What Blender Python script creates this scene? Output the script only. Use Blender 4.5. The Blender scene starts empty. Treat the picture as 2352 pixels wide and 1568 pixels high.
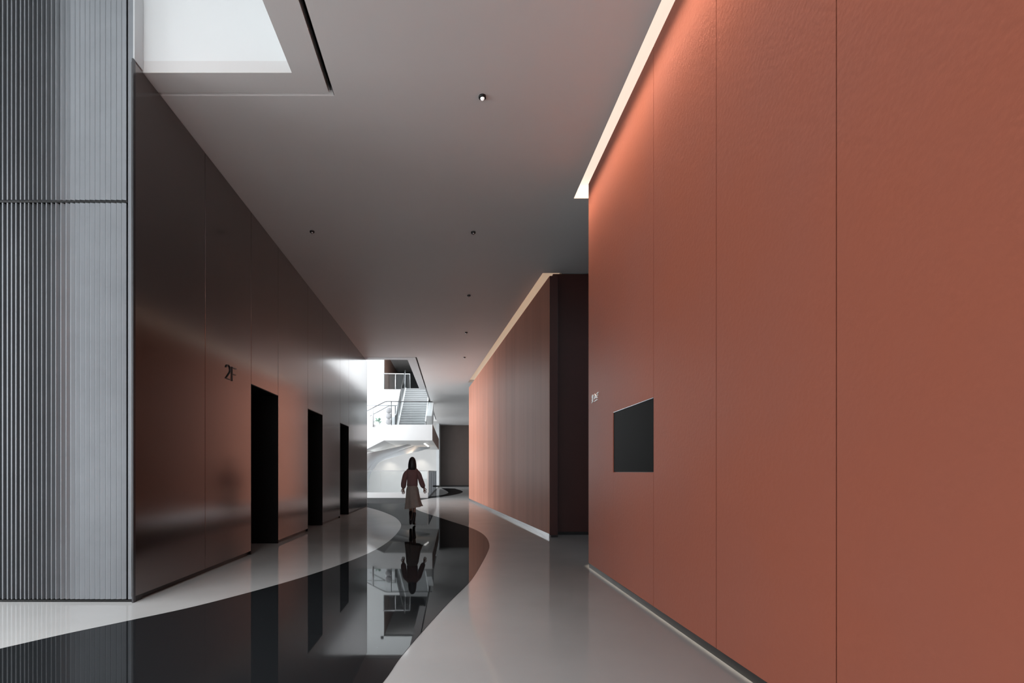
import bpy, bmesh, math, random
from mathutils import Vector, Matrix
random.seed(4)
scene = bpy.context.scene
C = scene.collection
PI = math.pi

# ------------------------------------------------------------ camera, world, light, exposure
F = 1150.0; EYE = 1.30
cam_d = bpy.data.cameras.new('camera'); cam = bpy.data.objects.new('camera', cam_d); C.objects.link(cam)
cam_d.sensor_fit = 'HORIZONTAL'; cam_d.sensor_width = 36.0; cam_d.lens = F / 2352 * 36
cam_d.shift_x = (1176 - 1040) / 2352; cam_d.shift_y = (1083 - 784) / 2352
cam_d.clip_start = 0.05; cam_d.clip_end = 300
cam.location = (0, 0, EYE); cam.rotation_euler = (PI / 2, 0, 0)
scene.camera = cam

vs = scene.view_settings
scene.display_settings.display_device = 'sRGB'
vs.view_transform = 'Standard'; vs.look = 'None'; vs.gamma = 1.0; vs.use_curve_mapping = False
vs.exposure = 0.0

w = bpy.data.worlds.new('overcast'); scene.world = w; w.use_nodes = True
bg = w.node_tree.nodes['Background']; bg.inputs[0].default_value = (0.80, 0.87, 1.0, 1); bg.inputs[1].default_value = 0.6

def area(name, loc, aim, sx, sy, power, col, spread=180):
    l = bpy.data.lights.new(name, 'AREA'); l.shape = 'RECTANGLE'; l.size = sx; l.size_y = sy
    l.energy = power; l.color = col; l.spread = math.radians(spread)
    o = bpy.data.objects.new(name, l); C.objects.link(o); o.location = loc
    o.rotation_euler = Vector(aim).to_track_quat('-Z', 'Y').to_euler()
    return o
DAY = (0.93, 0.97, 1.0)
area('skylight_near', (-4.7, -2.4, 9.9), (0, 0, -1), 5.6, 8.4, 1250, DAY, 95)
area('window_light_hall', (-8.9, 2.8, 3.4), (1, 0, 0), 4.2, 6.0, 380, DAY)
area('rear_fill', (-1.5, -6.9, 1.5), (0, 1, 0.9), 10.0, 2.6, 300, DAY)  # added fill behind the camera, tilted up to brighten the near ceiling
area('skylight_far', (-5.4, 27.5, 11.8), (0, 0, -1), 7.0, 18.0, 420, DAY)
area('window_light_atrium', (-8.9, 29.0, 3.5), (1, 0, 0), 20.0, 13.0, 4700, DAY)

# ------------------------------------------------------------ materials
def mat(name, col, rough=0.5, metal=0.0, spec=0.5, noise=0.0, nscale=2.0, bump=0.0, bscale=60.0, emis=None, estr=0.0,
        col2=None, coat=0.0, stretch=None):
    m = bpy.data.materials.new(name); m.use_nodes = True
    nt = m.node_tree; b = nt.nodes['Principled BSDF']
    b.inputs['Base Color'].default_value = (*col, 1); b.inputs['Roughness'].default_value = rough
    b.inputs['Metallic'].default_value = metal; b.inputs['Specular IOR Level'].default_value = spec
    if coat: b.inputs['Coat Weight'].default_value = coat; b.inputs['Coat Roughness'].default_value = 0.05
    tc = nt.nodes.new('ShaderNodeTexCoord')
    if noise or col2:
        n = nt.nodes.new('ShaderNodeTexNoise'); n.inputs['Scale'].default_value = nscale; n.inputs['Detail'].default_value = 5
        if stretch:
            mp = nt.nodes.new('ShaderNodeMapping'); mp.inputs['Scale'].default_value = stretch
            nt.links.new(tc.outputs['Object'], mp.inputs['Vector']); nt.links.new(mp.outputs['Vector'], n.inputs['Vector'])
        else: nt.links.new(tc.outputs['Object'], n.inputs['Vector'])
        r = nt.nodes.new('ShaderNodeMapRange'); r.inputs['From Min'].default_value = 0.3; r.inputs['From Max'].default_value = 0.7
        nt.links.new(n.outputs['Fac'], r.inputs['Value'])
        mx = nt.nodes.new('ShaderNodeMix'); mx.data_type = 'RGBA'
        c2 = col2 or tuple(c * (1 + noise) for c in col); c1 = col if col2 else tuple(c * (1 - noise) for c in col)
        mx.inputs['A'].default_value = (*c1, 1); mx.inputs['B'].default_value = (*c2, 1)
        nt.links.new(r.outputs['Result'], mx.inputs['Factor']); nt.links.new(mx.outputs['Result'], b.inputs['Base Color'])
    if bump:
        n2 = nt.nodes.new('ShaderNodeTexNoise'); n2.inputs['Scale'].default_value = bscale; n2.inputs['Detail'].default_value = 6
        nt.links.new(tc.outputs['Object'], n2.inputs['Vector'])
        bp = nt.nodes.new('ShaderNodeBump'); bp.inputs['Strength'].default_value = bump; bp.inputs['Distance'].default_value = 0.01
        nt.links.new(n2.outputs['Fac'], bp.inputs['Height']); nt.links.new(bp.outputs['Normal'], b.inputs['Normal'])
    if emis: b.inputs['Emission Color'].default_value = (*emis, 1); b.inputs['Emission Strength'].default_value = estr
    return m

M = {}
M['floor'] = mat('pale_resin', (0.36, 0.357, 0.35), 0.10, noise=0.04, nscale=1.3, spec=0.6)
M['ceiling'] = mat('ceiling_paint', (0.72, 0.705, 0.695), 0.5, noise=0.015, nscale=0.8, spec=0.35)
M['white'] = mat('white_paint', (0.80, 0.81, 0.81), 0.45, noise=0.01)
M['lightgrey'] = mat('light_grey_paint', (0.55, 0.56, 0.57), 0.4, noise=0.02)
M['step'] = mat('pale_stair_stone', (0.40, 0.405, 0.41), 0.5, noise=0.03)
M['atrium'] = mat('warm_grey_wall', (0.50, 0.49, 0.475), 0.5, noise=0.02)
M['orange'] = mat('terracotta_plaster', (0.355, 0.108, 0.066), 0.42, noise=0, col2=(0.335, 0.112, 0.076), nscale=0.9, bump=0.12, bscale=35, spec=0.14)
M['orange_far'] = mat('terracotta_panel', (0.50, 0.222, 0.155), 0.38, noise=0.13, nscale=1.6, stretch=(1, 1, .05), spec=0.03)
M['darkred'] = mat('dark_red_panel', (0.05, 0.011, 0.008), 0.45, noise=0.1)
M['bronze'] = mat('satin_bronze_panel', (0.25, 0.222, 0.217), 0.165, metal=1.0, noise=0.02, nscale=1.0)
M['fin'] = mat('brushed_aluminium', (0.235, 0.248, 0.265), 0.42, metal=0.5, noise=0.05, nscale=3)
M['black'] = mat('black_paint', (0.006, 0.006, 0.006), 0.35, noise=0.1)
M['recess'] = mat('black_recess', (0.004, 0.004, 0.004), 0.6, spec=0.2, noise=0.1)
M['screen'] = mat('black_glass', (0.0045, 0.005, 0.005), 0.5, spec=0.06, noise=0.05)
M['kick'] = mat('dark_skirting', (0.035, 0.033, 0.032), 0.3, noise=0.05)
M['steel'] = mat('satin_steel', (0.55, 0.55, 0.56), 0.25, metal=1.0, noise=0.02)
M['darkmetal'] = mat('dark_metal', (0.12, 0.12, 0.125), 0.3, metal=1.0, noise=0.03)
M['brown'] = mat('brown_grey_panel', (0.085, 0.062, 0.054), 0.4, noise=0.05)
M['brownwall'] = mat('brown_wall', (0.22, 0.12, 0.09), 0.5, noise=0.05)
M['darkroom'] = mat('charcoal_wall', (0.03, 0.033, 0.037), 0.5, noise=0.05)
M['cove'] = mat('warm_diffuser', (0.9, 0.85, 0.8), 0.5, noise=0.01, emis=(1.0, 0.80, 0.66), estr=0.85)
M['cove2'] = mat('warm_diffuser_dim', (0.8, 0.7, 0.6), 0.5, noise=0.01, emis=(1.0, 0.72, 0.50), estr=0.35)
M['led'] = mat('cool_diffuser', (0.9, 0.9, 0.9), 0.5, noise=0.01, emis=(1, 0.98, 0.95), estr=3.0)
M['lens'] = mat('lamp_lens', (0.9, 0.9, 0.9), 0.3, noise=0.01, emis=(1, 0.97, 0.95), estr=0.6)
M['hair'] = mat('dark_hair', (0.02, 0.017, 0.016), 0.45, noise=0.3, nscale=40)
M['skin'] = mat('skin', (0.42, 0.24, 0.18), 0.5, noise=0.04, nscale=20)
M['sweater'] = mat('mauve_knit', (0.27, 0.145, 0.14), 0.9, noise=0.1, nscale=60, bump=0.3, bscale=200)
M['skirt'] = mat('taupe_cloth', (0.33, 0.285, 0.255), 0.8, noise=0.08, nscale=12)
M['boot'] = mat('black_leather', (0.014, 0.010, 0.010), 0.4, noise=0.1)
M['green'] = mat('leaf_green', (0.20, 0.32, 0.24), 0.5, noise=0.2, nscale=10)
M['pot'] = mat('white_ceramic', (0.75, 0.75, 0.73), 0.3, noise=0.02)
M['paper'] = mat('white_paper', (0.30, 0.285, 0.29), 0.7, noise=0.02)

def glass_mat(name, tint, refl):
    m = bpy.data.materials.new(name); m.use_nodes = True; nt = m.node_tree; nt.nodes.clear()
    out = nt.nodes.new('ShaderNodeOutputMaterial'); tr = nt.nodes.new('ShaderNodeBsdfTransparent'); gl = nt.nodes.new('ShaderNodeBsdfGlossy')
    mx = nt.nodes.new('ShaderNodeMixShader'); fr = nt.nodes.new('ShaderNodeFresnel'); fr.inputs[0].default_value = refl
    tr.inputs[0].default_value = (*tint, 1); gl.inputs['Roughness'].default_value = 0.02
    nt.links.new(fr.outputs[0], mx.inputs[0]); nt.links.new(tr.outputs[0], mx.inputs[1]); nt.links.new(gl.outputs[0], mx.inputs[2])
    nt.links.new(mx.outputs[0], out.inputs[0]); return m
M['glass'] = glass_mat('clear_glass', (0.94, 0.955, 0.96), 1.4)
M['glass2'] = glass_mat('reflection_tinted_glass', (0.50, 0.51, 0.53), 1.2)  # same glass on the return side, grey tint stands in for its reflection
for n_ in M['glass2'].node_tree.nodes:
    if n_.type == 'MIX_SHADER':
        M['glass2'].node_tree.links.remove(n_.inputs[0].links[0]); n_.inputs[0].default_value = 0.08

# polished black stone inlay with mica flecks
def path_mat():
    m = mat('polished_black_stone', (0.010, 0.011, 0.012), 0.035, spec=0.55)
    nt = m.node_tree; b = nt.nodes['Principled BSDF']; tc = nt.nodes['Texture Coordinate']
    v = nt.nodes.new('ShaderNodeTexVoronoi'); v.inputs['Scale'].default_value = 9; nt.links.new(tc.outputs['Object'], v.inputs['Vector'])
    lt = nt.nodes.new('ShaderNodeMath'); lt.operation = 'LESS_THAN'; lt.inputs[1].default_value = 0.028
    nt.links.new(v.outputs['Distance'], lt.inputs[0])
    n = nt.nodes.new('ShaderNodeTexNoise'); n.inputs['Scale'].default_value = 1.4; nt.links.new(tc.outputs['Object'], n.inputs['Vector'])
    gt = nt.nodes.new('ShaderNodeMath'); gt.operation = 'GREATER_THAN'; gt.inputs[1].default_value = 0.52
    nt.links.new(n.outputs['Fac'], gt.inputs[0])
    mu = nt.nodes.new('ShaderNodeMath'); mu.operation = 'MULTIPLY'; nt.links.new(lt.outputs[0], mu.inputs[0]); nt.links.new(gt.outputs[0], mu.inputs[1])
    mx = nt.nodes.new('ShaderNodeMix'); mx.data_type = 'RGBA'
    mx.inputs['A'].default_value = (0.010, 0.011, 0.012, 1); mx.inputs['B'].default_value = (0.16, 0.16, 0.15, 1)
    nt.links.new(mu.outputs[0], mx.inputs['Factor']); nt.links.new(mx.outputs['Result'], b.inputs['Base Color'])
    return m
M['path'] = path_mat()

def polish(m, cap, k, rough):
    # polished resin / stone: diffuse body under a sealed gloss whose reflectance is limited
    nt = m.node_tree; b = nt.nodes['Principled BSDF']; b.inputs['Specular IOR Level'].default_value = 0.0; b.inputs['Roughness'].default_value = 1.0
    out = nt.nodes['Material Output']; g = nt.nodes.new('ShaderNodeBsdfGlossy'); g.inputs['Roughness'].default_value = rough
    f = nt.nodes.new('ShaderNodeFresnel'); f.inputs[0].default_value = 1.5
    mu = nt.nodes.new('ShaderNodeMath'); mu.operation = 'MULTIPLY'; mu.inputs[1].default_value = k; nt.links.new(f.outputs[0], mu.inputs[0])
    mn = nt.nodes.new('ShaderNodeMath'); mn.operation = 'MINIMUM'; mn.inputs[1].default_value = cap; nt.links.new(mu.outputs[0], mn.inputs[0])
    mx = nt.nodes.new('ShaderNodeMixShader'); nt.links.new(mn.outputs[0], mx.inputs[0]); nt.links.new(b.outputs[0], mx.inputs[1]); nt.links.new(g.outputs[0], mx.inputs[2])
    nt.links.new(mx.outputs[0], out.inputs['Surface'])
polish(M['path'], 0.16, 0.8, 0.025)
polish(M['floor'], 0.38, 1.0, 0.06)

# ------------------------------------------------------------ helpers
def P(x, y, d):            # a point of the place from its direction and its distance in front of the camera
    return Vector(((x - 1040) / F * d, d, EYE - (y - 1083) / F * d))
def FL(x, y):              # the same for a point on the floor
    d = EYE * F / (y - 1083); return ((x - 1040) / F * d, d)

def link(name, bm, m, parent=None, smooth=False):
    bmesh.ops.recalc_face_normals(bm, faces=bm.faces)
    me = bpy.data.meshes.new(name); bm.to_mesh(me); bm.free()
    me.materials.append(M[m])
    if smooth:
        for p in me.polygons: p.use_smooth = True
    o = bpy.data.objects.new(name, me); C.objects.link(o)
    if parent: o.parent = parent
    return o
def struct(o, label=None):
    o['kind'] = 'structure'
    if label: o['label'] = label
    return o
def tag(o, label, cat, group=None):
    o['label'] = label; o['category'] = cat
    if group: o['group'] = group
    return o
def thing(name, label, cat, group=None, loc=(0, 0, 0)):
    o = bpy.data.objects.new(name, None); C.objects.link(o); o.location = loc; o.empty_display_size = 0.1
    return tag(o, label, cat, group)

def box(bm, x0, x1, y0, y1, z0, z1):
    vs_ = [bm.verts.new(p) for p in ((x0, y0, z0), (x1, y0, z0), (x1, y1, z0), (x0, y1, z0), (x0, y0, z1), (x1, y0, z1), (x1, y1, z1), (x0, y1, z1))]
    for f in ((0, 1, 2, 3), (4, 5, 6, 7), (0, 1, 5, 4), (1, 2, 6, 5), (2, 3, 7, 6), (3, 0, 4, 7)):
        bm.faces.new([vs_[i] for i in f])
def mkbox(name, dims, m, parent=None):
    bm = bmesh.new(); box(bm, *dims); return link(name, bm, m, parent)
def prism(bm, pts, d):     # pts: 3D loop, d: extrusion vector
    d = Vector(d); a = [bm.verts.new(p) for p in pts]; b = [bm.verts.new(Vector(p) + d) for p in pts]
    bm.faces.new(a); bm.faces.new(b[::-1])
    n = len(pts)
    for i in range(n): bm.faces.new((a[i], a[(i + 1) % n], b[(i + 1) % n], b[i]))
def mkprism(name, pts, d, m, parent=None):
    bm = bmesh.new(); prism(bm, pts, d); return link(name, bm, m, parent)
def tube(bm, pts, r, seg=8, closed_ends=True):
    pts = [Vector(p) for p in pts]; rings = []; a = None
    for i, p in enumerate(pts):
        t = (pts[min(i + 1, len(pts) - 1)] - pts[max(i - 1, 0)]).normalized()
        if a is None: a = t.cross(Vector((0, 0, 1)) if abs(t.z) < 0.9 else Vector((0, 1, 0))).normalized()
        a = (a - t * a.dot(t)).normalized(); b = t.cross(a).normalized()      # carried along, so the ring never flips
        rr = r[i] if isinstance(r, (list, tuple)) else r
        rings.append([bm.verts.new(p + rr * (math.cos(2 * PI * k / seg) * a + math.sin(2 * PI * k / seg) * b)) for k in range(seg)])
    for q in range(len(rings) - 1):
        for k in range(seg): bm.faces.new((rings[q][k], rings[q][(k + 1) % seg], rings[q + 1][(k + 1) % seg], rings[q + 1][k]))
    if closed_ends: bm.faces.new(rings[0]); bm.faces.new(rings[-1][::-1])
def mktube(name, pts, r, m, parent=None, seg=8):
    bm = bmesh.new(); tube(bm, pts, r, seg); return link(name, bm, m, parent, True)
def lathe(bm, prof, cx=0, cy=0, cz=0, seg=24):
    rings = []
    for r, z in prof:
        if r < 1e-5: rings.append([bm.verts.new((cx, cy, cz + z))])
        else: rings.append([bm.verts.new((cx + r * math.cos(2 * PI * k / seg), cy + r * math.sin(2 * PI * k / seg), cz + z)) for k in range(seg)])
    for a, b in zip(rings, rings[1:]):
        for k in range(seg):
            k2 = (k + 1) % seg
            if len(a) == 1 and len(b) == 1: continue
            if len(a) == 1: bm.faces.new((a[0], b[k], b[k2]))
            elif len(b) == 1: bm.faces.new((a[k], a[k2], b[0]))
            else: bm.faces.new((a[k], a[k2], b[k2], b[k]))
def catmull(pts, n=8):
    out = []; L = len(pts)
    for i in range(L - 1):
        p0 = Vector(pts[max(i - 1, 0)]); p1 = Vector(pts[i]); p2 = Vector(pts[i + 1]); p3 = Vector(pts[min(i + 2, L - 1)])
        for k in range(n):
            t = k / n
            out.append(0.5 * ((2 * p1) + (-p0 + p2) * t + (2 * p0 - 5 * p1 + 4 * p2 - p3) * t * t + (-p0 + 3 * p1 - 3 * p2 + p3) * t ** 3))
    out.append(Vector(pts[-1])); return out

ZC = 5.386          # ceiling height
XL = -3.17          # face of the left panel wall
XR = 1.85           # face of the right red wall

# ------------------------------------------------------------ floor
main_floor = [(-9, -7), (6, -7), (6, 44.5), (-1.26, 44.5), (-1.26, 24.9), (-9, 24.9)]
bm = bmesh.new(); prism(bm, [(x, y, -0.35) for x, y in main_floor], (0, 0, 0.35))
struct(link('floor', bm, 'floor'), 'pale grey glossy resin floor')
struct(mkbox('floor_lower', (-9, -1.26, 24.9, 44, -5.2, -5.0), 'lightgrey'))

# black stone path, a winding band laid in the floor
up_edge = [FL(x, y) for x, y in ((-60, 1504), (0, 1490), (150, 1456), (300, 1424.5), (450, 1392), (600, 1353), (700, 1324), (780, 1297), (843, 1272),
                                 (880, 1252), (905, 1232), (920, 1212), (919, 1199), (904, 1185.5), (874.5, 1173.3), (843, 1164.4), (800, 1154), (740, 1145))]
lo_edge = [FL(x, y) for x, y in ((883, 1563), (920, 1510), (970, 1451), (1030, 1385), (1080, 1335), (1103, 1300), (1120, 1268), (1124, 1251), (1117, 1234),
                                 (1101, 1221), (1076, 1210), (1040, 1198.5), (1010, 1188.6), (983.5, 1180), (958, 1170.5), (944, 1161), (952, 1152), (982, 1145), (1010, 1141), (1040, 1136.5), (1060, 1131.5),
                                 (1061, 1127), (1044, 1121.5))]
far_in = [FL(x, y) for x, y in ((1013, 1120.5), (1023, 1125.5), (1030, 1131), (1018, 1136), (1000, 1138.4), (987, 1139.8))]
lo = catmull([(1.0 * p[0], p[1]) for p in [(-0.56, 2.5)] + lo_edge[0:]], 6)
path = [(-6.0, 2.35)] + [(-4.5, 3.35)] + [tuple(p) for p in catmull(up_edge, 6)]
loop = path + [(-6.5, 24.7), (-1.22, 24.7), (-1.22, 26.2)] + [tuple(p) for p in catmull(far_in[::-1], 5)] + [tuple(p) for p in lo[::-1]] + [(-0.9, 1.2), (-6.0, 1.2)]
bm = bmesh.new(); prism(bm, [(x, y, 0.0005) for x, y in loop], (0, 0, 0.0025))
bmesh.ops.triangulate(bm, faces=[f for f in bm.faces if len(f.verts) > 4])
o = struct(link('trim_1', bm, 'path'), 'winding polished black stone path in the pale floor')

# ------------------------------------------------------------ ceiling
main_c = [(-1.285, -7), (1.81, -7), (1.81, 7.48), (6, 7.48), (6, 10.3), (1.85, 10.3), (.70, 22.9), (6, 22.9), (6, 44.5), (-9, 44.5), (-9, 40.5),
          (-1.285, 40.5), (-1.285, 17.87), (-3.3, 17.87), (-3.3, 5.445), (-1.285, 5.445)]
bm = bmesh.new(); prism(bm, [(x, y, ZC) for x, y in main_c], (0, 0, 0.5)); struct(link('ceiling', bm, 'ceiling'), 'grey painted flat ceiling')
fr1 = [(-1.65, -7), (-1.337, -7), (-1.337, 5.395), (-3.2, 5.395), (-3.2, 5.13), (-1.65, 5.13)]
bm = bmesh.new(); prism(bm, [(x, y, ZC) for x, y in fr1], (0, 0, 0.12)); struct(link('trim_2', bm, 'ceiling'), 'flat grey border of the near ceiling opening')
fr2 = [(-9, 17.91), (-1.337, 17.91), (-1.337, 24.9), (-1.65, 24.9), (-1.65, 18.28), (-9, 18.28)]
bm = bmesh.new(); prism(bm, [(x, y, ZC) for x, y in fr2], (0, 0, 0.12)); struct(link('trim_3', bm, 'lightgrey'), 'flat pale border of the far ceiling opening')
struct(mkbox('trim_4', (-1.40, -1.27, -7, 5.42, ZC + .13, ZC + .2), 'black'), 'black shadow gap beside the near ceiling opening')
struct(mkbox('trim_5', (-3.25, -1.27, 5.40, 5.46, ZC + .03, ZC + .1), 'ceiling'))
struct(mkbox('trim_6', (-1.40, -1.27, 17.8, 40.5, ZC + .13, ZC + .2), 'black'), 'black shadow gap beside the far ceiling opening')
# linear black air slot blade inside the near gap
mkb = struct(mkbox('trim_7', (-1.316, -1.308, -7, 5.38, ZC + .01, ZC + .12), 'darkmetal'))

struct(mkbox('trim_8', (-1.291, -1.286, -7, 5.44, ZC + .002, ZC + .13), 'black'))
struct(mkbox('trim_10', (-1.291, -1.286, 17.9, 40.45, ZC + .002, ZC + .13), 'black'))
# near opening, upper-storey walls
struct(mkbox('wall_upper_back', (-3.2, -1.5, 5.13, 5.4, ZC + .12, 10.2), 'white'), 'bright white upper wall seen through the near ceiling opening')
struct(mkbox('wall_upper_right', (-1.65, -1.4, -7, 5.13, ZC + .12, 10.2), 'white'))
struct(mkbox('wall_upper_left', (-3.183, -3.168, 4.985, 5.125, 5.40, 10.19), 'lightgrey'))
struct(mkbox('ceiling_upper', (-9.2, -1.4, -7, 5.4, 10.2, 10.4), 'white'))

# ------------------------------------------------------------ shell around and behind
struct(mkbox('wall_rear', (-9.2, 6.2, -7.2, -7, 0, 10.2), 'lightgrey'))
struct(mkbox('wall_hall_left', (-9.3, -9.1, -7, 45, -5.2, 12.2), 'lightgrey'))
struct(mkbox('wall_far_right', (6, 6.2, -7, 45, 0, 6.0), 'lightgrey'))
struct(mkbox('wall_far', (-1.10, 6.1, 44.0, 44.3, 0.10, ZC), 'brown'), 'dark brown wall closing the far end of the corridor')
struct(mkbox('baseboard_far', (-1.10, 6.0, 43.97, 44.2, 0, 0.10), 'black'))

def lamp_mullions(name, axis, c, a0, a1, z0, z1, na, nz, t=.05):  # unseen mullion bars, added in front of the daylight area lamps
    bm = bmesh.new()
    for i in range(na + 1):
        p = a0 + (a1 - a0) * i / na
        box(bm, *((c, c + .08, p - t / 2, p + t / 2) if axis == 'x' else (p - t / 2, p + t / 2, c, c + .08)), z0, z1)
    for i in range(nz + 1):
        z = z0 + (z1 - z0) * i / nz
        box(bm, *((c, c + .08, a0, a1) if axis == 'x' else (a0, a1, c, c + .08)), z - t / 2, z + t / 2)
    return struct(link(name, bm, 'kick'))
lamp_mullions('lamp_mullions_1', 'x', -8.86, .7, 4.9, .4, 6.4, 3, 2)
lamp_mullions('lamp_mullions_2', 'y', -6.86, -6.5, 3.5, .2, 2.8, 6, 1)  # bars before the added rear fill lamp
lamp_mullions('lamp_mullions_3', 'x', -8.86, 19.0, 39.0, -3.0, 10.0, 8, 4)

# ------------------------------------------------------------ left panel wall with three dark doorways
S = 3.17 * F
def YL(x): return S / (1040 - x)
ys = dict(a=4.98, b=6.41, c=7.87, d=9.09, e=10.95, f=12.19, g=14.08, h=15.25, i=18.5)
DH = 2.68           # head of the doorways (1.385 above the eye)
bm = bmesh.new()
xb = XL - 0.035
for y0, y1 in ((5.31, ys['c'] - .02), (ys['d'] + .02, ys['e'] - .02), (ys['f'] + .02, ys['g'] - .02), (ys['h'] + .02, ys['i'] - .02)):
    box(bm, xb - 2.4, xb, y0, y1, 0, ZC)
for y0, y1 in ((ys['c'] - .02, ys['d'] + .02), (ys['e'] - .02, ys['f'] + .02), (ys['g'] - .02, ys['h'] + .02)):
    box(bm, xb - 2.4, xb, y0, y1, DH + .01, ZC)
box(bm, -3.235, xb, 5.125, 5.31, 0, ZC); box(bm, -3.182, -3.176, 4.985, 5.12, 0, .054)
wl = struct(link('wall_left', bm, 'black'), 'dark satin metal panel wall with three black doorways')
g = 0.004
def lpanel(y0, y1, z0, z1):
    bm = bmesh.new(); box(bm, XL - .033, XL, y0 + g, y1 - g, z0, z1)
    bmesh.ops.bevel(bm, geom=[e for e in bm.edges], offset=0.003, segments=1, affect='EDGES')
    o = link('panel', bm, 'bronze', wl); return o
for y0, y1 in (('a', 'b'), ('b', 'c'), ('d', 'e'), ('f', 'g'), ('h', 'i')): lpanel(ys[y0], ys[y1], 0.055, ZC - .004)
for y0, y1 in (('c', 'd'), ('e', 'f'), ('g', 'h')): lpanel(ys[y0], ys[y1], DH, ZC - .004)
for n, (a, b) in enumerate((('c', 'd'), ('e', 'f'), ('g', 'h'))):
    y0, y1 = ys[a], ys[b]; bm = bmesh.new()
    box(bm, XL - 1.3, XL - .002, y1 - .012, y1 + .02, 0.001, DH)           # far jamb
    box(bm, XL - 1.3, XL - .002, y0 - .02, y0 + .012, 0.001, DH)
    box(bm, XL - 1.3, XL - .002, y0 + .012, y1 - .012, DH - .012, DH + .01)
    box(bm, XL - 1.34, XL - 1.3, y0 - .02, y1 + .02, 0.001, DH)
    dr = struct(link('door_%d' % (n + 1), bm, 'recess'), ('nearest', 'middle', 'farthest')[n] + ' tall black doorway in the left panel wall')
    bm = bmesh.new(); box(bm, XL - 1.29, XL - .46, y1 - .020, y1 - .013, 0.02, DH - .02); link('leaf', bm, 'recess', dr)
bm = bmesh.new(); box(bm, xb - 2.4, XL, ys['i'], ys['i'] + .03, 0, ZC); struct(link('wall_left_end', bm, 'lightgrey'))

# 2F floor marking, raised slender characters
sign = thing('floor_sign', 'raised dark metal 2F lettering on the left panel wall beside the first doorway', 'sign', loc=(XL, 6.98, 2.60))
def stroke(bm, pts, hw=.0048, dep=.012):      # flat raised stroke in the plane of the wall: pts are (along, up)
    n_ = len(pts); L_, R_s = [], []
    for i in range(n_):
        a_ = Vector(pts[max(i - 1, 0)]); b_ = Vector(pts[min(i + 1, n_ - 1)]); t_ = (b_ - a_).normalized(); nn = Vector((-t_.y, t_.x)) * hw
        p_ = Vector(pts[i]); L_.append(p_ + nn); R_s.append(p_ - nn)
    lp = L_ + R_s[::-1]
    prism(bm, [(0.002, p_.x, p_.y) for p_ in lp], (dep, 0, 0))
bm = bmesh.new()
arc = [(.075 + .065 * math.cos(t_), .145 + .060 * math.sin(t_)) for t_ in [math.radians(d_) for d_ in range(165, -50, -18)]]
stroke(bm, arc + [(.10, .085), (.055, .045), (.012, .010)]); stroke(bm, [(.005, .0085), (.150, .0085)])
link('character', bm, 'darkmetal', sign)
bm = bmesh.new(); stroke(bm, [(.200, 0), (.200, .205)]); stroke(bm, [(.192, .197), (.330, .197)]); stroke(bm, [(.192, .105), (.310, .105)])
link('character', bm, 'darkmetal', sign)

# ------------------------------------------------------------ fin cladding at the left
scr = thing('fin_cladding', 'tall grey metal fin cladding in two tiers at the left edge', 'cladding')
mkbox('backing', (-9.0, -3.24, 5.10, 5.3, 0.0, 10.19), 'kick', scr)
mkbox('base', (-9.0, -3.20, 5.0, 5.1, 0.0, 0.022), 'black', scr)
mkbox('end_strip', (-3.236, -3.184, 4.99, 5.12, 0.03, 10.19), 'fin', scr)
mkbox('joint', (-6.2, -3.245, 4.995, 5.10, 3.985, 4.005), 'black', scr)
px = [-58, -48, -38, -27, -16, -5, 6.5, 17.5, 27, 37, 47.5, 57, 66.5, 76.5, 86.5, 96.5, 107, 118.5, 129, 140.5, 152.5, 163, 174.5, 185, 197, 208, 220, 231.5, 244, 256.5, 269, 281]
for i, x in enumerate(px):
    X = (x - 1040) / F * 5.0
    nx = ((px[i + 1] if i + 1 < len(px) else 292) - 1040) / F * 5.0
    t = min(1, max(0, (x - 60) / 120))                  # left blades stand square to the wall, right ones turn flat
    pitch = nx - X
    for z0, z1 in ((0.03, 3.98), (4.01, 10.19)):
        bm = bmesh.new()
        if t <= 0:
            f = 0.012
            pts = [(X, 4.99), (X + f, 4.99), (X + f + .004, 5.098), (X - .004, 5.098)]
        else:
            # blade whose broad face turns gradually towards the hall, a dark gap left beside it
            wq = 0.012 + (pitch - 0.024) * t
            dpt = 0.085 * (1 - t) ** 1.5 + 0.010
            pts = [(X, 4.99), (X + 0.008, 4.990), (X + 0.003 + wq, 4.990 + dpt), (X + 0.003 + wq - .006, 5.02 + dpt * .9), (X, 5.05)]
        prism(bm, [(a, b, z0) for a, b in pts], (0, 0, z1 - z0))
        link('fin', bm, 'fin', scr)
struct(mkbox('wall_corner', (-3.184, -3.168, 4.965, 5.0, 0.0, 5.40), 'darkmetal'), 'thin metal corner trim of the left panel wall')

# ------------------------------------------------------------ right red wall
ZT = 5.22
bm = bmesh.new()
xk = XR + .03
box(bm, xk, XR + .28, -7, 6.80, 0, ZT - .01)
wr = struct(link('wall_right', bm, 'kick'), 'tall terracotta red panel wall on the right')
def rprism(name, pts, parent=wr, m='orange', x0=XR, th=.029):
    bm = bmesh.new(); prism(bm, [(x0, y, z) for y, z in pts], (th, 0, 0))
    return link(name, bm, m, parent)
gg = 0.0035
SY = [-6.9, -4.18, -3.08, -1.98, -.885, .215, 1.315, 2.415, 3.516, 4.615]
for a, b in zip(SY, SY[1:]): rprism('panel', [(a + gg, .06), (b - gg, .06), (b - gg, ZT), (a + gg, ZT)])
rprism('panel', [(4.615 + gg, .06), (5.78 - .001, .06), (5.78 - .001, 1.294), (4.615 + gg, 1.294)])
rprism('panel', [(5.78 + .001, .06), (6.82, .06), (6.82, ZT), (4.615 + gg, ZT), (4.615 + gg, 1.988), (5.78 + .001, 1.988)])
rprism('end_panel', [(6.82 - .0, .06), (6.822, .06), (6.822, ZT), (6.82, ZT)], th=.30)
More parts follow.
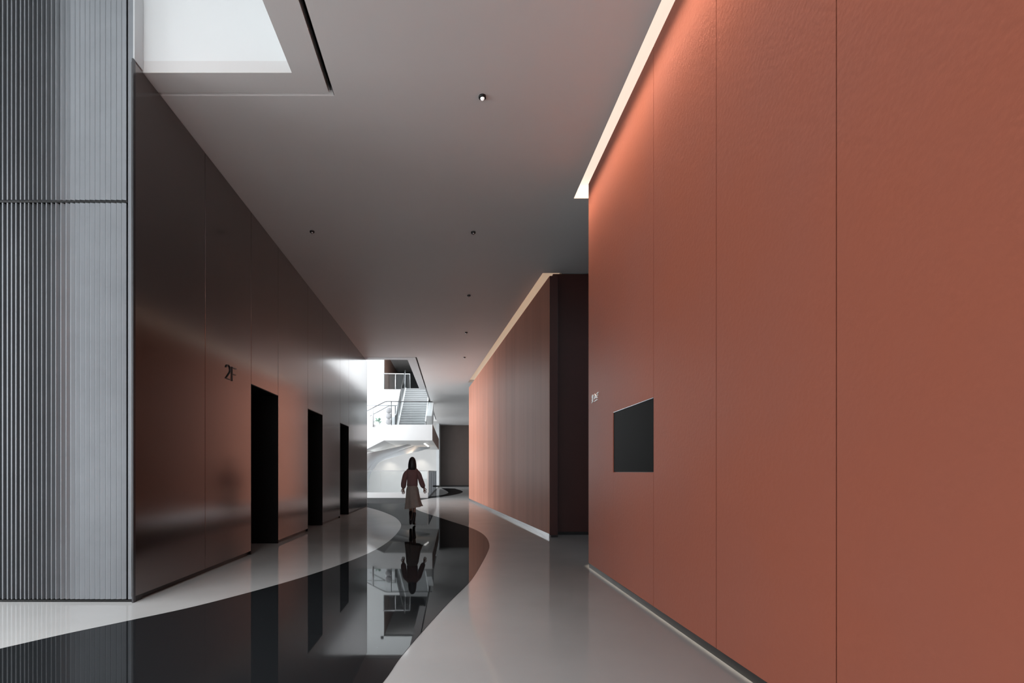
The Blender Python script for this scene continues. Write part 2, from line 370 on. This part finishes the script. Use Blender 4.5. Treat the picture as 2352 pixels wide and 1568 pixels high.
struct(mkbox('baseboard_right', (XR + .001, XR + .03, -7, 6.80, 0, .058), 'kick'), 'dark grey skirting under the right red wall')
sc = thing('wall_screen', 'black rectangular screen set flush into the right red wall', 'screen')
rprism('glass', [(4.632, 1.299), (5.772, 1.299), (5.772, 1.978), (4.632, 1.978)], sc, 'screen', XR + .006, .02)
rprism('frame', [(4.622, 1.980), (5.776, 1.980), (5.776, 1.986), (4.622, 1.986)], sc, 'steel', XR + .001, .027)
# small white sign, raised strokes
sg = thing('wall_sign', 'small raised white lettering on the right red wall near its far edge', 'sign')
def WP(u, v):   # zoomed drawing of the sign -> wall plane
    x = 1350 + u / 34.08; y = 890 + v / 34.08; d = XR * F / (x - 1040); return (d, EYE - (y - 1083) / F * d)
for st in ([(385, 560), (430, 545), (480, 580), (470, 720), (450, 840), (440, 960), (450, 1090), (345, 1230), (330, 1190), (375, 1080), (350, 980), (375, 880), (345, 720)],
           [(560, 480), (610, 520), (700, 660), (790, 700), (800, 790), (700, 840), (640, 800), (570, 910), (520, 920), (545, 760), (590, 640)],
           [(500, 1100), (640, 960), (740, 900), (820, 910), (810, 960), (720, 1000), (560, 1120)],
           [(690, 480), (840, 335), (885, 340), (875, 400), (800, 470), (710, 505)],
           [(740, 560), (790, 525), (845, 560), (840, 610), (800, 640), (755, 620)]):
    rprism('stroke', [WP(u, v) for u, v in st], sg, 'pot', XR - .008, .0085)

# cove light above the right wall
cv = thing('cove_light', 'long warm recessed cove light above the right red wall', 'light')
mkprism('housing', [(2.45, -7, ZC + .42), (1.81, -7, ZC + .42), (1.81, -7, ZC + .45), (2.45, -7, ZC + .45)], (0, 14.5, 0), 'white', cv)
mkbox('diffuser', (1.812, 2.45, -7, 7.47, ZC + .16, ZC + .17), 'cove', cv)
mkbox('end_plate', (1.812, 2.45, 7.475, 7.49, ZC, ZC + .42), 'cove', cv)
mkbox('back_plate', (2.45, 2.48, -7, 7.49, 5.0, ZC + .42), 'white', cv)
cl = area('cove_lamp', (1.820, 1.5, ZC + .03), (0.12, 0, -1), 0.012, 10.8, 46, (1.0, 0.86, 0.70), 5.2)
# ------------------------------------------------------------ middle red wall
A = Vector((1.91, 9.9)); B = Vector((.74, 23.0)); dv = (B - A).normalized(); nv = Vector((dv.y, -dv.x))   # nv points away from the corridor
L = (B - A).length; ZM = 5.165
def q(s, t, z): p = A + dv * s + nv * t; return (p.x, p.y, z)
wm = struct(mkprism('wall_middle', [q(.02, .03, .0), q(L - .02, .03, .0), q(L - .02, .30, .0), q(.02, .18, .0)], (0, 0, ZM - .01), 'kick'), 'terracotta red panel wall further along the corridor')
n = 12
for i in range(n):
    s0 = L * i / n + .003; s1 = L * (i + 1) / n - .003
    mkprism('panel', [q(s0, 0, .075), q(s1, 0, .075), q(s1, .03, .075), q(s0, .03, .075)], (0, 0, ZM - .075), 'orange_far', wm)
struct(mkprism('baseboard_middle', [q(0, -.004, 0), q(L, -.004, 0), q(L, .03, 0), q(0, .03, 0)], (0, 0, .072), 'steel'), 'pale metal skirting under the middle red wall')
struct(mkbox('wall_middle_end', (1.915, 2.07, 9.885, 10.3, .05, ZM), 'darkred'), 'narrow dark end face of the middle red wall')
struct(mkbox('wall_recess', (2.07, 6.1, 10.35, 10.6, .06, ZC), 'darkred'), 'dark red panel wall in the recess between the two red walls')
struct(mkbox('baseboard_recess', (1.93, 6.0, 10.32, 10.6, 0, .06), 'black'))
struct(mkprism('ceiling_leak_cap', [(1.85, 10.3, ZC + .2), (.70, 22.9, ZC + .2), (6, 22.9, ZC + .2), (6, 10.3, ZC + .2)], (0, 0, .1), 'kick'))  # unseen cover added to keep sky light from leaking in over the wall
cv2 = thing('cove_light', 'thin dim warm cove light line above the middle red wall', 'light')
mkprism('diffuser', [(1.85, 10.3, ZC + .12), (.70, 22.9, ZC + .12), (1.2, 22.9, ZC + .12), (2.29, 10.34, ZC + .12)], (0, 0, .02), 'cove2', cv2)
mkprism('back_plate', [(2.3, 10.7, 5.0), (1.2, 22.9, 5.0), (1.23, 22.9, 5.0), (2.33, 10.7, 5.0)], (0, 0, .6), 'white', cv2)
cl2 = area('cove_lamp', (1.30, 16.6, ZC + .06), (0.10, 0, -1), 0.02, 12.4, 14, (1.0, 0.66, 0.42), 90)
cl2.rotation_euler.rotate_axis('Z', 0)
cl2.rotation_euler = (0, math.radians(-5), math.atan2(1.15, 12.6))
cl.rotation_euler = (0, math.radians(-2.3), 0)

# ------------------------------------------------------------ ceiling downlights
def downlight(x, y, label, lit=True):
    t = thing('downlight', label, 'light', 'recessed ceiling downlights', (x, y, ZC))
    bm = bmesh.new(); lathe(bm, [(.018, -.001), (.018, -.020), (.030, -.026), (.040, -.020), (.040, -.001)], seg=20); bm2 = bm
    link('trim_ring', bm, 'black', t, True)
    bm = bmesh.new(); lathe(bm, [(0, -.046), (.010, -.044), (.020, -.034), (.024, -.020), (.018, -.004), (0, -.002)], seg=16)
    link('lens', bm, 'lens' if lit else 'steel', t, True)
downlight(.322, 5.45, 'bright white ceiling downlight nearest the camera', True)
downlight(-2.39, 8.51, 'small ceiling downlight nearest the left panel wall', False)
downlight(.35, 8.54, 'second ceiling downlight from the front in the central row', False)
downlight(.373, 11.6, 'third ceiling downlight from the front in the central row', False)
downlight(.396, 14.68, 'fourth ceiling downlight from the front in the central row', False)
downlight(.42, 17.87, 'farthest tiny ceiling downlight in the central row', False)

# ------------------------------------------------------------ far atrium
struct(mkbox('wall_atrium_back', (-9, -1.10, 44.0, 44.3, -5, 5.5), 'atrium'), 'pale wall at the back of the far atrium')
struct(mkbox('wall_atrium_end', (-1.42, -1.16, 42.6, 44.0, 0.0, ZC), 'lightgrey'), 'slim white end pier beside the dark far wall')
struct(mkbox('baseboard_atrium', (-1.7, -1.14, 42.55, 42.6, 0.0, 0.14), 'black'))
struct(mkbox('wall_atrium_right', (-1.40, -1.29, 18.3, 40.4, ZC + .21, 12), 'white'))
struct(mkbox('wall_atrium_front', (-9, -1.4, 17.9, 18.25, ZC + .12, 12), 'white'))
struct(mkbox('ceiling_atrium', (-9.2, -1.4, 17.9, 45, 12.0, 12.2), 'white'))
struct(mkbox('wall_void_edge', (-9, -1.26, 24.9, 25.0, -5, -.35), 'white'))
# white screen wall on the left of the stairs, with the upper room opening
struct(mkbox('wall_stair_back', (-9, -4.41, 32.0, 32.3, 3.26, 12), 'white'), 'bright white wall left of the upper balcony')
struct(mkbox('wall_stair_low', (-4.41, -2.95, 32.0, 32.3, 3.26, 6.50), 'white'), 'white wall below the upper balcony')
# upper room behind the balcony
struct(mkbox('floor_upper', (-4.41, -1.42, 31.85, 40, 6.30, 6.54), 'white'))
struct(mkbox('wall_upper_room_left', (-4.6, -4.41, 32.3, 40, 6.5, 9.3), 'brownwall'), 'brown side wall of the upper room')
struct(mkbox('wall_upper_room_back', (-4.6, -1.4, 39.6, 39.8, 6.5, 9.3), 'darkroom'), 'charcoal back wall of the upper room')
struct(mkbox('ceiling_upper_room', (-4.6, -1.4, 32.0, 39.8, 9.2, 9.4), 'ceiling'))
struct(mkbox('wall_upper_room_right', (-2.0, -1.66, 35.0, 39.6, 6.54, 9.2), 'darkroom'))
struct(mkbox('trim_9', (-4.41, -1.66, 31.9, 32.3, 9.2, 12), 'white'))

# landing
LD = 26.0
pl = [P(840, 975, LD), P(994, 975, LD), P(994, 1011, LD), P(882, 1011, LD), P(840, 1032, LD)]
bm = bmesh.new(); prism(bm, pl, (0, .18, 0)); ld = struct(link('landing_front', bm, 'white'), 'white fascia of the stair landing')
zb = pl[2].z
struct(mkbox('landing_soffit', (P(994, 0, LD).x - 3.4, -1.06, LD + .18, 37.0, zb, zb + .22), 'atrium'), 'pale underside of the stair landing')
struct(mkbox('landing_side', (-1.06, -1.03, LD, 37.0, zb, zb + .80), 'brownwall'), 'brown side face of the stair landing')
struct(mkprism('landing_ramp', [P(882, 1011, LD) + Vector((0, .18, .01)), P(840, 1032, LD) + Vector((0, .18, .01)), P(840, 1026, LD) + Vector((0, .18, .12)), P(882, 1005, LD) + Vector((0, .18, .12))], (0, 9, 0), 'atrium'))
# flight going up
stc = thing('staircase', 'pale upper stair flight rising from the landing to the balcony', 'staircase')
z0, z1, y0, y1 = 3.16, 6.54, 26.5, 31.75; N = 20
for i in range(N):
    a = i / N; yy = y0 + (y1 - y0) * a; zz = z0 + (z1 - z0) * (i + 1) / N
    xl = -2.95; xr = -1.46
    bm = bmesh.new(); box(bm, xl, xr, yy, yy + (y1 - y0) / N + .04, zz - .045, zz); box(bm, xl, xr, yy + .035, yy + .055, zz - .165, zz - .045)
    link('step', bm, 'step', stc)
mkprism('stringer', [(-3.0, y0, z0 - .15), (-3.0, y0, z0 + .25), (-3.0, y1, z1 + .08), (-3.0, y1, z1 - .35)], (.05, 0, 0), 'white', stc)
mkprism('stringer', [(-1.48, y0, z0 - .15), (-1.48, y0, z0 + .8), (-1.48, y1, z1 + .3), (-1.48, y1, z1 - .35)], (.06, 0, 0), 'white', stc)
mkprism('underside', [(-2.95, y0, z0 - .16), (-2.95, y0, z0 - .10), (-2.95, y1, z1 - .30), (-2.95, y1, z1 - .36)], (1.46, 0, 0), 'white', stc)
mkprism('parapet', [(-1.40, 26.5, 3.26), (-1.40, 26.5, 4.25), (-1.40, 29.1, 5.33), (-1.40, 29.1, 4.4)], (.29, 0, 0), 'white', stc)
# stair glass
sgl = thing('stair_balustrade', 'glass balustrade with metal rail along the left of the upper stair flight', 'balustrade')
for k in range(3):
    a0 = k / 3 + .008; a1 = (k + 1) / 3 - .008
    Yf = lambda a: y0 + (y1 - y0) * a
    Zf = lambda a: z0 + (z1 - z0) * a
    mkprism('glass_pane', [(-3.03, Yf(a0), Zf(a0) + .1), (-3.03, Yf(a1), Zf(a1) + .1), (-3.03, Yf(a1), Zf(a1) + 1.15), (-3.03, Yf(a0), Zf(a0) + 1.15)], (.02, 0, 0), 'glass', sgl)
mktube('handrail', [(-3.02, y0 - .1, z0 + 1.13), (-3.02, y0 + .1, z0 + 1.2), (-3.02, y1, z1 + 1.18)], .028, 'steel', sgl)
mktube('post', [(-3.02, y1, z1), (-3.02, y1, z1 + 1.18)], .025, 'steel', sgl)
# landing glass
lg = thing('landing_balustrade', 'glass balustrade with thin metal rail along the landing front', 'balustrade')
def R(pts, r, nm='handrail', par=lg, m='darkmetal'): return mktube(nm, pts, r, m, par)
R([P(840, 945, LD), P(862, 933.5, LD), P(884, 922.5, LD), P(890, 921.5, LD), P(993, 922.5, LD)], .022)
for a, b in ((887, 899), (900, 943), (944, 992)):
    mkprism('glass_pane', [P(a, 923, LD + .03), P(b, 923, LD + .03), P(b, 976, LD + .03), P(a, 976, LD + .03)], (0, .015, 0), 'glass', lg)
mkprism('glass_pane', [P(842, 945, LD + .03), P(886, 923, LD + .03), P(886, 976, LD + .03), P(842, 976, LD + .03)], (0, .015, 0), 'glass', lg)
R([P(899, 921, LD), P(899, 976, LD)], .02, 'post')
R([P(856.5, 938, LD - .06), P(856.5, 980, LD - .06)], .05, 'post', lg, 'lightgrey')
lg2 = thing('landing_balustrade', 'second set of thin metal rails further back on the stair landing', 'balustrade')
R([P(842, 931, 30.5), P(913, 931, 30.5)], .02, 'handrail', lg2)
R([P(850, 955, 29), P(868, 945.5, 29), P(893, 932, 29), P(912, 931, 29)], .022, 'handrail', lg2)
R([P(908, 931, 29), P(908, 976, 29)], .035, 'post', lg2)
mkbox('newel', (P(900, 0, 29).x, P(907, 0, 29).x, 29, 29.2, 3.2, P(0, 957, 29).z), 'lightgrey', lg2)
# balcony glass
bg_ = thing('balcony_balustrade', 'glass balustrade in front of the dark upper room', 'balustrade')
for a, b in ((880.5, 893), (894, 908), (909, 925), (926, 940.5)):
    mkprism('glass_pane', [P(a, 858.5, 31.92), P(b, 858.5, 31.92), P(b, 893, 31.92), P(a, 893, 31.92)], (0, .02, 0), 'glass', bg_)
mktube('handrail', [P(880, 857.5, 31.92), P(941.5, 858.5, 31.92), P(942, 893, 31.92)], .03, 'steel', bg_)
mktube('post', [P(908.5, 858.5, 31.83), P(908.5, 893, 31.83)], .035, 'steel', bg_)
struct(mkbox('landing_floor', (-9, -1.06, LD + .18, 32.0, zb + .22, zb + .32), 'white'))

# stacked paper lantern and plant behind the glass
lan = thing('stacked_lantern', 'grey white stacked oval lantern behind the landing glass', 'lamp', loc=P(893, 975, 28.5))
sc_ = 28.5 / F
for k in range(3):
    bm = bmesh.new(); lathe(bm, [(0, 0), (4.2, .6), (7, 3.5), (7.6, 6.5), (7, 9.5), (4.2, 12.6), (0, 13.2)], seg=18)
    bmesh.ops.scale(bm, vec=(sc_, sc_, sc_), verts=bm.verts); bmesh.ops.translate(bm, vec=(0, 0, k * 13.2 * sc_), verts=bm.verts)
    link('shade', bm, 'paper', lan, True)
mktube('stem', [(0, 0, 0), (0, 0, zb + .325 - P(893, 975, 28.5).z)], .02, 'steel', lan)
plt = thing('potted_plant', 'green leafy plant in a white pot behind the landing glass', 'plant', loc=P(868, 968, 28.6))
bm = bmesh.new(); lathe(bm, [(0, -.30), (.11, -.30), (.16, 0), (.13, 0), (.10, -.05), (0, -.05)], seg=18); link('pot', bm, 'pot', plt, True)
mktube('stand', [(0, 0, -.30), (0, 0, zb + .325 - P(868, 968, 28.6).z)], .10, 'pot', plt)
for k in range(22):
    az = random.uniform(0, 2 * PI); el = random.uniform(.2, 1.45); ln = random.uniform(.22, .42); wd = ln * .22
    d = Vector((math.cos(az) * math.cos(el), math.sin(az) * math.cos(el), math.sin(el))); sd = d.cross(Vector((0, 0, 1))).normalized() * wd
    bm = bmesh.new(); b0 = Vector((0, 0, -.05)); mid = b0 + d * ln * .6; tip = b0 + d * ln + Vector((0, 0, -.08)); th = d.cross(sd).normalized() * .006
    top = [b0, mid + sd, tip, mid - sd]; prism(bm, top, th); link('leaf', bm, 'green', plt)

# ------------------------------------------------------------ balustrade of our own floor round the void
bl = thing('void_balustrade', 'waist-high frameless glass balustrade around the far floor opening', 'balustrade')
BY = 24.85; xR = P(983, 0, BY).x
edges = [P(700, 0, BY).x, P(874, 0, BY).x, xR]
for a, b in zip(edges, edges[1:]): mkbox('glass_pane', (a + .01, b - .01, BY, BY + .02, .10, EYE + .04), 'glass', bl)
mkbox('cap_rail', (edges[0], xR, BY - .015, BY + .035, EYE + .03, EYE + .055), 'steel', bl)
mkbox('kerb', (edges[0], xR, BY - .05, BY + .08, 0.003, .27), 'white', bl)
mkbox('post', (xR - .03, xR + .03, BY - .03, BY + .04, .27, EYE + .055), 'pot', bl)
yy = BY + .05
ysr = [24.9, 28.5, 32.1, 35.7, 37.2]
for a, b in zip(ysr, ysr[1:]): mkbox('glass_pane', (xR, xR + .02, a + .05, b - .01,   .02, EYE + .04), 'glass2', bl)
mkbox('cap_rail', (xR - .015, xR + .035, 24.9, 37.2, EYE + .03, EYE + .055), 'steel', bl)
mkbox('kerb', (xR - .02, xR + .04, 24.95, 37.2, 0.003, .05), 'darkmetal', bl)

# ------------------------------------------------------------ sculptural white canopy
def curve3(p, d): return catmull([P(x, y, dd) for (x, y), dd in zip(p, d)], 6)
e1 = curve3([(835, 1041), (856, 1038), (880, 1034), (915, 1026), (945, 1019.5), (965, 1016.5)], [27, 27.3, 28, 29, 30.5, 32])
e2 = curve3([(835, 1085), (846, 1073), (862, 1058), (893, 1044), (925, 1031), (965, 1017)], [27.3, 27.6, 28, 29.2, 30.6, 32.05])
e3 = curve3([(843, 1139), (848, 1096), (858, 1076), (872, 1060), (897, 1051), (930, 1042), (960, 1036), (989, 1028)], [31, 31, 31, 31, 31.3, 32, 33, 34])
e2b = curve3([(837, 1139), (838, 1096), (846, 1073), (862, 1058), (893, 1044), (925, 1031), (955, 1021), (986, 1021)], [27.3, 27.4, 27.6, 28, 29.2, 30.6, 31.8, 34])
def loft(name, rows, m, parent, th=.05):
    bm = bmesh.new(); n = min(len(r) for r in rows); V = [[bm.verts.new(r[int(i * (len(r) - 1) / (n - 1))]) for i in range(n)] for r in rows]
    for a, b in zip(V, V[1:]):
        for i in range(n - 1): bm.faces.new((a[i], a[i + 1], b[i + 1], b[i]))
    o = link(name, bm, m, parent, True); md = o.modifiers.new('s', 'SOLIDIFY'); md.thickness = th; md.offset = 0; return o
cn = thing('curved_canopy', 'white sculptural curved canopy sweeping under the stair landing', 'canopy')
loft('outer_face', [e1, e2], 'white', cn)
mid = [(a + b) / 2 + Vector((0, 0, .12)) for a, b in zip(e2b, e3)]
loft('underside', [e2b, mid, e3], 'white', cn)
wl_ = area('canopy_lamp', P(950, 1046, 32.3), (-.1, -.3, 1), 2.6, .05, 5, (1, .72, .48), 150)
lt = thing('strip_light', 'short bright strip light under the stair landing', 'light', loc=P(979, 1021, 28.8))
bm = bmesh.new(); a = P(974, 1017.5, 28.8) - P(979, 1021, 28.8); b = P(984.5, 1025, 28.8) - P(979, 1021, 28.8)
tube(bm, [a, b], .04, 8); link('tube', bm, 'led', lt, True)
bm = bmesh.new(); box(bm, -.02, .02, -.02, .02, .02, .09); link('bracket', bm, 'lightgrey', lt)
# wall-wash spots on the atrium back wall
for i, (x, y) in enumerate(((893, 1046), (965, 1040))):
    l = bpy.data.lights.new('wall_spot', 'SPOT'); l.energy = 70; l.spot_size = 1.5; l.spot_blend = .9; l.color = (1, .93, .82); l.shadow_soft_size = .05
    o = bpy.data.objects.new('wall_spot', l); C.objects.link(o); o.location = P(x, y, 43.0); o.rotation_euler = (Vector((0, .45, -1))).to_track_quat('-Z', 'Y').to_euler()

# ------------------------------------------------------------ the walking woman
D0 = 12.06
wo = thing('person', 'woman with long dark hair in mauve jumper and taupe skirt, walking away', 'person', loc=(P(947, 0, D0).x, D0, 0.003))
def skin(name, verts, edges, radii, m, parent, sub=2, root=0):
    me = bpy.data.meshes.new(name); me.from_pydata(verts, edges, []); me.materials.append(M[m])
    o = bpy.data.objects.new(name, me); C.objects.link(o); o.parent = parent
    md = o.modifiers.new('skin', 'SKIN'); md.use_smooth_shade = True
    for i, v in enumerate(me.skin_vertices[0].data):
        r = radii[i]; v.radius = r if isinstance(r, tuple) else (r, r); v.use_root = (i == root)
    s = o.modifiers.new('sub', 'SUBSURF'); s.levels = sub; s.render_levels = sub
    return o
def lf(s): return s
# joints: x right, y forward (away from camera), z up
V_ = [(0, 0, .93), (0, 0, 1.08), (0, .01, 1.24), (.0, .01, 1.37), (0, .015, 1.43), (0, .03, 1.50), (0, .03, 1.58), (0, .025, 1.625),   # 0-7 pelvis..head
      (-.075, .0, 1.325), (-.150, -.01, 1.285), (-.20, -.03, 1.08), (-.215, .01, .90),          # 8-11 left arm
      (.075, .0, 1.325), (.150, -.01, 1.285), (.205, .02, 1.10), (.265, .06, .91),              # 12-15 right arm
      (-.07, 0, .88), (-.045, .06, .50), (-.025, -.16, .24),                                    # 16-18 left leg, knee bent, foot lifted behind
      (.07, 0, .88), (.045, .04, .47), (.036, .02, .13)]                                       # 19-21 right leg, planted
E_ = [(0, 1), (1, 2), (2, 3), (3, 4), (4, 5), (5, 6), (6, 7), (3, 8), (8, 9), (9, 10), (10, 11), (3, 12), (12, 13), (13, 14), (14, 15),
      (0, 16), (16, 17), (17, 18), (0, 19), (19, 20), (20, 21)]
R_ = [(.10, .075), (.095, .07), (.11, .075), (.065, .055), (.045, .045), (.078, .088), (.082, .09), (.05, .055), (.05, .05), (.045, .045), (.034, .034), (.024, .018),
      (.05, .05), (.045, .045), (.034, .034), (.024, .018), (.085, .085), (.050, .050), (.028, .028), (.085, .085), (.050, .050), (.026, .026)]
skin('body', V_, E_, R_, 'skin', wo)
def hand(wrist, dr, side):
    w_ = Vector(wrist); d = Vector(dr).normalized(); back = Vector((0, -1, 0)); across = d.cross(back).normalized()
    verts = [tuple(w_ - d * .035), tuple(w_ + d * .05)]; edges = [(0, 1)]; rad = [(.022, .015), (.032, .015)]
    spread = [-.03, -.010, .010, .028]; ln = [.055, .068, .072, .062]
    for s_, l_ in zip(spread, ln):
        k = len(verts); base = w_ + d * .075 + across * s_
        p1 = base + d * l_ * .5 + Vector((0, .008, 0)); p2 = base + d * l_ + Vector((0, .024, 0))
        verts += [tuple(base), tuple(p1), tuple(p2)]; edges += [(1, k), (k, k + 1), (k + 1, k + 2)]; rad += [.0095, .0085, .0065]
    k = len(verts); tb = w_ + d * .03 + across * (.034 * side)
    verts += [tuple(tb), tuple(tb + d * .028 + across * .016 * side), tuple(tb + d * .055 + across * .018 * side + Vector((0, .01, 0)))]
    edges += [(0, k), (k, k + 1), (k + 1, k + 2)]; rad += [.012, .010, .0075]
    skin('hand', verts, edges, rad, 'skin', wo, 1)
hand((-.215, .015, .895), (-.03, .05, -1), 1); hand((.268, .062, .905), (.35, .08, -1), -1)
# face (turned away from the camera) - nose, ears, eyes, mouth
fb = bmesh.new(); lathe(fb, [(0, 0), (.016, .004), (.011, .022), (.006, .04), (0, .045)], seg=8)
bmesh.ops.translate(fb, vec=(0, .118, 1.515), verts=fb.verts); link('nose', fb, 'skin', wo, True)
for s in (-1, 1):
    eb = bmesh.new(); bmesh.ops.create_uvsphere(eb, u_segments=10, v_segments=8, radius=.012); bmesh.ops.translate(eb, vec=(s * .031, .105, 1.555), verts=eb.verts); link('eye', eb, 'boot', wo, True)
    eb = bmesh.new(); bmesh.ops.create_uvsphere(eb, u_segments=10, v_segments=8, radius=.026); bmesh.ops.scale(eb, vec=(.3, .7, 1), verts=eb.verts); bmesh.ops.translate(eb, vec=(s * .078, .035, 1.545), verts=eb.verts); link('ear', eb, 'skin', wo, True)
mb = bmesh.new(); bmesh.ops.create_uvsphere(mb, u_segments=12, v_segments=8, radius=.02); bmesh.ops.scale(mb, vec=(1, .4, .3), verts=mb.verts); bmesh.ops.translate(mb, vec=(0, .11, 1.485), verts=mb.verts); link('mouth', mb, 'sweater', wo, True)
def rings(name, data, m, seg=28, cap=(True, True), ripple=0.0, nrip=7, front_open=None):
    bm = bmesh.new(); rs = []
    for cx, cy, z, rx, ry, *ex in data:
        amp = ex[0] if ex else 0; tilt = ex[1] if len(ex) > 1 else 0
        r = []
        for k in range(seg):
            a = 2 * PI * k / seg; q_ = 1 + amp * math.sin(nrip * a + 1.0)
            r.append(bm.verts.new((cx + rx * q_ * math.cos(a), cy + ry * q_ * math.sin(a), z + tilt * math.cos(a))))
        rs.append(r)
    for a, b in zip(rs, rs[1:]):
        for k in range(seg): bm.faces.new((a[k], a[(k + 1) % seg], b[(k + 1) % seg], b[k]))
    if cap[0]: bm.faces.new(rs[0][::-1])
    if cap[1]: bm.faces.new(rs[-1])
    return link(name, bm, m, wo, True)
# hair: long, covering the back of the head and falling past the shoulders
rings('hair', [(.0, -.03, 1.325, .060, .040, .10), (.0, -.035, 1.345, .092, .058, .06), (.0, -.032, 1.40, .102, .075, .03), (0, -.02, 1.46, .100, .090, .015), (0, -.01, 1.52, .092, .098), (0, .0, 1.57, .082, .100),
               (0, .008, 1.615, .064, .082), (0, .012, 1.645, .040, .050), (0, .012, 1.657, .012, .015)], 'hair')
# jumper: torso plus two full sleeves
rings('jumper', [(-.005, 0, .945, .108, .090, .03), (-.005, 0, .965, .132, .106, .03), (-.002, 0, 1.02, .130, .105, .03), (0, 0, 1.12, .130, .105, .015), (0, 0, 1.23, .145, .108), (0, 0, 1.30, .160, .102), (0, 0, 1.34, .140, .088),
                 (0, .0, 1.375, .110, .075), (0, .01, 1.40, .065, .060), (0, .012, 1.415, .050, .052)], 'sweater')
def sleeve(pts, rad):
    return mktube('sleeve', catmull(pts, 4), [rad[min(len(rad) - 1, int(i / 4))] * (1 - (i % 4) / 4) + rad[min(len(rad) - 1, int(i / 4) + 1)] * ((i % 4) / 4) for i in range((len(pts) - 1) * 4 + 1)], 'sweater', wo, 18)
sleeve([(-.07, 0, 1.27), (-.125, -.008, 1.275), (-.165, -.015, 1.22), (-.19, -.025, 1.11), (-.208, -.005, 1.00), (-.213, .008, .935), (-.215, .014, .895)], [.045, .056, .060, .062, .066, .058, .026])
sleeve([(.07, 0, 1.27), (.125, -.008, 1.275), (.165, .0, 1.22), (.195, .015, 1.12), (.228, .035, 1.02), (.255, .052, .95), (.268, .062, .905)], [.045, .056, .058, .060, .064, .058, .026])
# skirt: flared, swinging with the stride
rings('skirt', [(-.002, 0, 1.0, .100, .080), (-.002, 0, .965, .116, .096, .01), (0, 0, .88, .148, .124, .03), (.004, 0, .76, .160, .150, .05), (.012, 0, .62, .176, .178, .07), (.022, 0, .50, .198, .203, .085, .02), (.030, 0, .435, .216, .22, .095, .035)],
      'skirt', 48, (True, False), nrip=7)
# boots
skin('boot', [(.046, .035, .34), (.037, .02, .20), (.033, .005, .09), (.035, .0, .045), (.040, .10, .035), (.044, .165, .03)], [(0, 1), (1, 2), (2, 3), (3, 4), (4, 5)],
     [(.052, .052), (.045, .045), (.036, .036), (.036, .034), (.040, .028), (.028, .022)], 'boot', wo)
skin('boot', [(-.032, -.06, .36), (-.022, -.16, .26), (-.018, -.235, .20), (-.015, -.27, .17), (-.02, -.225, .10), (-.024, -.19, .05)], [(0, 1), (1, 2), (2, 3), (3, 4), (4, 5)],
     [(.050, .050), (.044, .044), (.036, .036), (.036, .034), (.038, .030), (.028, .022)], 'boot', wo)
